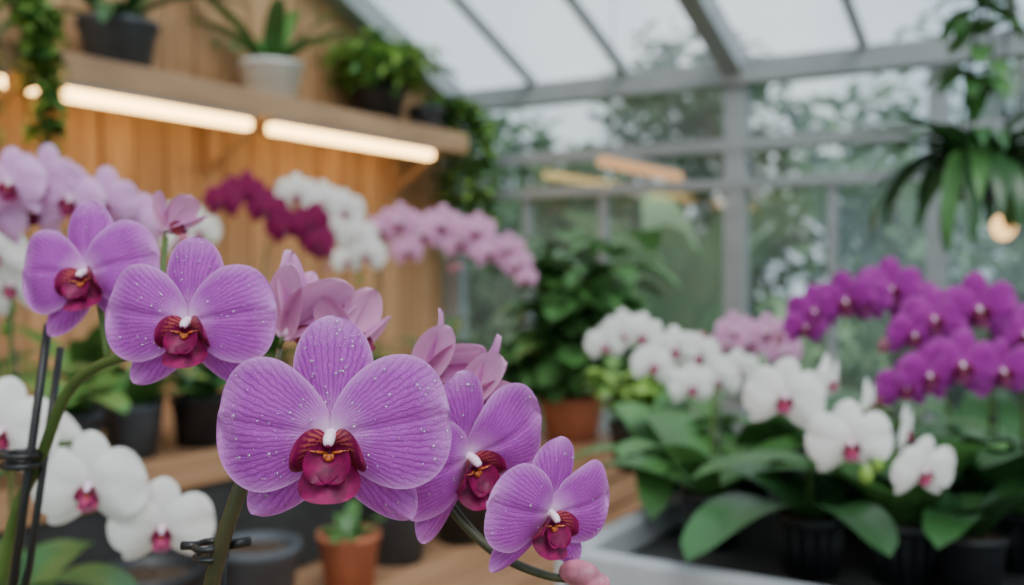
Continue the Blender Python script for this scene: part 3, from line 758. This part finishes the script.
# ------------------------------------------------------------------ hanging plant and pendant at right
hb=img_pt(465,105,2.0)
E=empty('hanging_dracaena_basket',hb)
mb=MB(); mb.lathe([(.03,-.07),(.06,-.045),(.07,0),(.075,.005),(.065,.005),(.05,-.02)],hb,24); mb.obj('basket',[M_black],E)
mb=MB(); rz=roofz(hb.y)-.02
for k in range(3):
    a=2*pi*k/3; mb.tube([hb+Vector((math.cos(a)*.07,math.sin(a)*.07,0)),(hb.x,hb.y,hb.z+.35)],.002,5)
mb.tube([(hb.x,hb.y,hb.z+.34),(hb.x,hb.y,rz)],.004,6); mb.obj('cords',[M_dark],E)
mb=MB(); rnd=random.Random(9)
for i in range(54):
    az=rnd.uniform(0,2*pi); strap(mb,hb+Vector((math.cos(az)*.03,math.sin(az)*.03,rnd.uniform(0,.05))),az,rnd.uniform(.20,.32),.042,rnd.uniform(-.1,1.0),rnd.uniform(1.2,2.2),i%3//2,12,4,a=.3,b=.7)
for k in range(90):
    z=hb.z+.15+rnd.random()*(rz-hb.z-.2); az=rnd.uniform(0,2*pi); strap(mb,(hb.x,hb.y,z),az,rnd.uniform(.07,.13),.05,rnd.uniform(-.3,.8),1.2,1,6,4,a=.3,b=.7)
mb.obj('leaves',[M_leaf,M_leaf2],E)
pb=img_pt(491,45,2.5); E=empty('pendant_bulb_lamp',pb)
mb=MB(); mb.ball(pb,(.028,.028,.032),0,16,12); mb.obj('bulb',[M_bulb],E)
mb=MB(); mb.lathe([(.012,.028),(.016,.036),(.016,.07),(.005,.08)],pb,14); mb.tube([pb+Vector((0,0,.078)),(pb.x,pb.y,roofz(pb.y)-.01)],.002,6); mb.obj('socket_and_flex',[M_dark],E)

# ------------------------------------------------------------------ garden outside
mb=MB(); mb.box((-40,-30,-.3),(40,60,-.08)); mb.obj('ground',[M_grass],smooth=False)
def tree_mesh(seed,n,h,rad,mat,ls=.16):
    rnd=random.Random(seed); mb=MB()
    mb.tube([(0,0,-.1),(0.05,0,h*.4),(0,.05,h*.8)],[.10,.07,.03],8,1)
    blobs=[(Vector((rnd.uniform(-rad,rad)*.6,rnd.uniform(-rad,rad)*.6,h*rnd.uniform(.25,.85))),rad*rnd.uniform(.4,.65)) for _ in range(9)]
    for (c,r) in blobs: mb.tube([(0,0,h*.25),c*.6+Vector((0,0,h*.15)),c],[.04,.02,.01],6,1)
    for i in range(n):
        c,r=rnd.choice(blobs); v=Vector((rnd.gauss(0,1),rnd.gauss(0,1),rnd.gauss(0,1))).normalized()*r*rnd.uniform(.7,1.05)
        strap(mb,c+v,rnd.uniform(0,2*pi),ls*rnd.uniform(.7,1.4),ls*.55,rnd.uniform(-.6,.8),.8,0,3,2,a=.35,b=.6)
    return mb.mesh('tree_%d'%seed,[mat,M_bark])
T=[tree_mesh(1,2200,2.6,1.1,M_out1),tree_mesh(2,2200,3.0,1.2,M_out2),tree_mesh(3,1800,2.0,1.0,M_out2,.2)]
rnd=random.Random(4)
k=0
for row,(yy,sc) in enumerate(((6.6,.72),(8.8,1.05),(13.0,1.75))):
    x=-9.0-row*4
    while x<9+row*3:
        if not(row==0 and -3.8<x<-1.6):
            place('garden_tree',T[k%3],(x+rnd.uniform(-.2,.2),yy+rnd.uniform(-.3,.3),-.08),(0,0,rnd.uniform(0,6)),sc*rnd.uniform(.85,1.15))
        k+=1; x+=1.35+row*.9
bp=(-2.3,5.6)
E=empty('banana_plant',(bp[0],bp[1],-.08)); mb=MB()
for i in range(13):
    strap(mb,(bp[0]+rnd.uniform(-.1,.1),bp[1]+rnd.uniform(-.1,.1),.7),i*.55,rnd.uniform(1.1,1.6),.36,rnd.uniform(1.0,1.4),rnd.uniform(.4,1.2),0,16,6,a=.3,b=.45)
mb.tube([(bp[0],bp[1],-.08),(bp[0],bp[1],.9)],[.12,.07],10,1); mb.obj('leaves_and_stem',[M_out2,M_bark],E)

# ------------------------------------------------------------------ world + sun
w=bpy.data.worlds.new('overcast_sky'); bpy.context.scene.world=w; w.use_nodes=True; nt=w.node_tree
for n in list(nt.nodes): nt.nodes.remove(n)
wo=nt.nodes.new('ShaderNodeOutputWorld'); bg=nt.nodes.new('ShaderNodeBackground'); tc=nt.nodes.new('ShaderNodeTexCoord')
nz=N(nt,'ShaderNodeTexNoise',Scale=3.0,Detail=5); nt.links.new(tc.outputs['Generated'],nz.inputs['Vector'])
c=ramp(nt,nz.outputs[0],[(.35,(.50,.64,.80)),(.65,(.90,.95,1.0))])
nt.links.new(c,bg.inputs[0]); bg.inputs[1].default_value=1.65; nt.links.new(bg.outputs[0],wo.inputs[0])
sl=bpy.data.lights.new('sun','SUN'); sl.energy=4.3; sl.angle=math.radians(40); sl.color=(1,.98,.95)
so=bpy.data.objects.new('sun',sl); bpy.context.scene.collection.objects.link(so); so.rotation_euler=(math.radians(36),math.radians(15),TH)

# ------------------------------------------------------------------ camera
cd=bpy.data.cameras.new('camera'); cam=bpy.data.objects.new('camera',cd); bpy.context.scene.collection.objects.link(cam)
cam.location=(0,0,EYE); cam.rotation_euler=(math.radians(90-1.17),0,TH)
cd.sensor_width=36; cd.lens=35.16; cd.clip_start=.02
cd.dof.use_dof=True; cd.dof.focus_distance=.42; cd.dof.aperture_fstop=6.0
bpy.context.scene.camera=cam
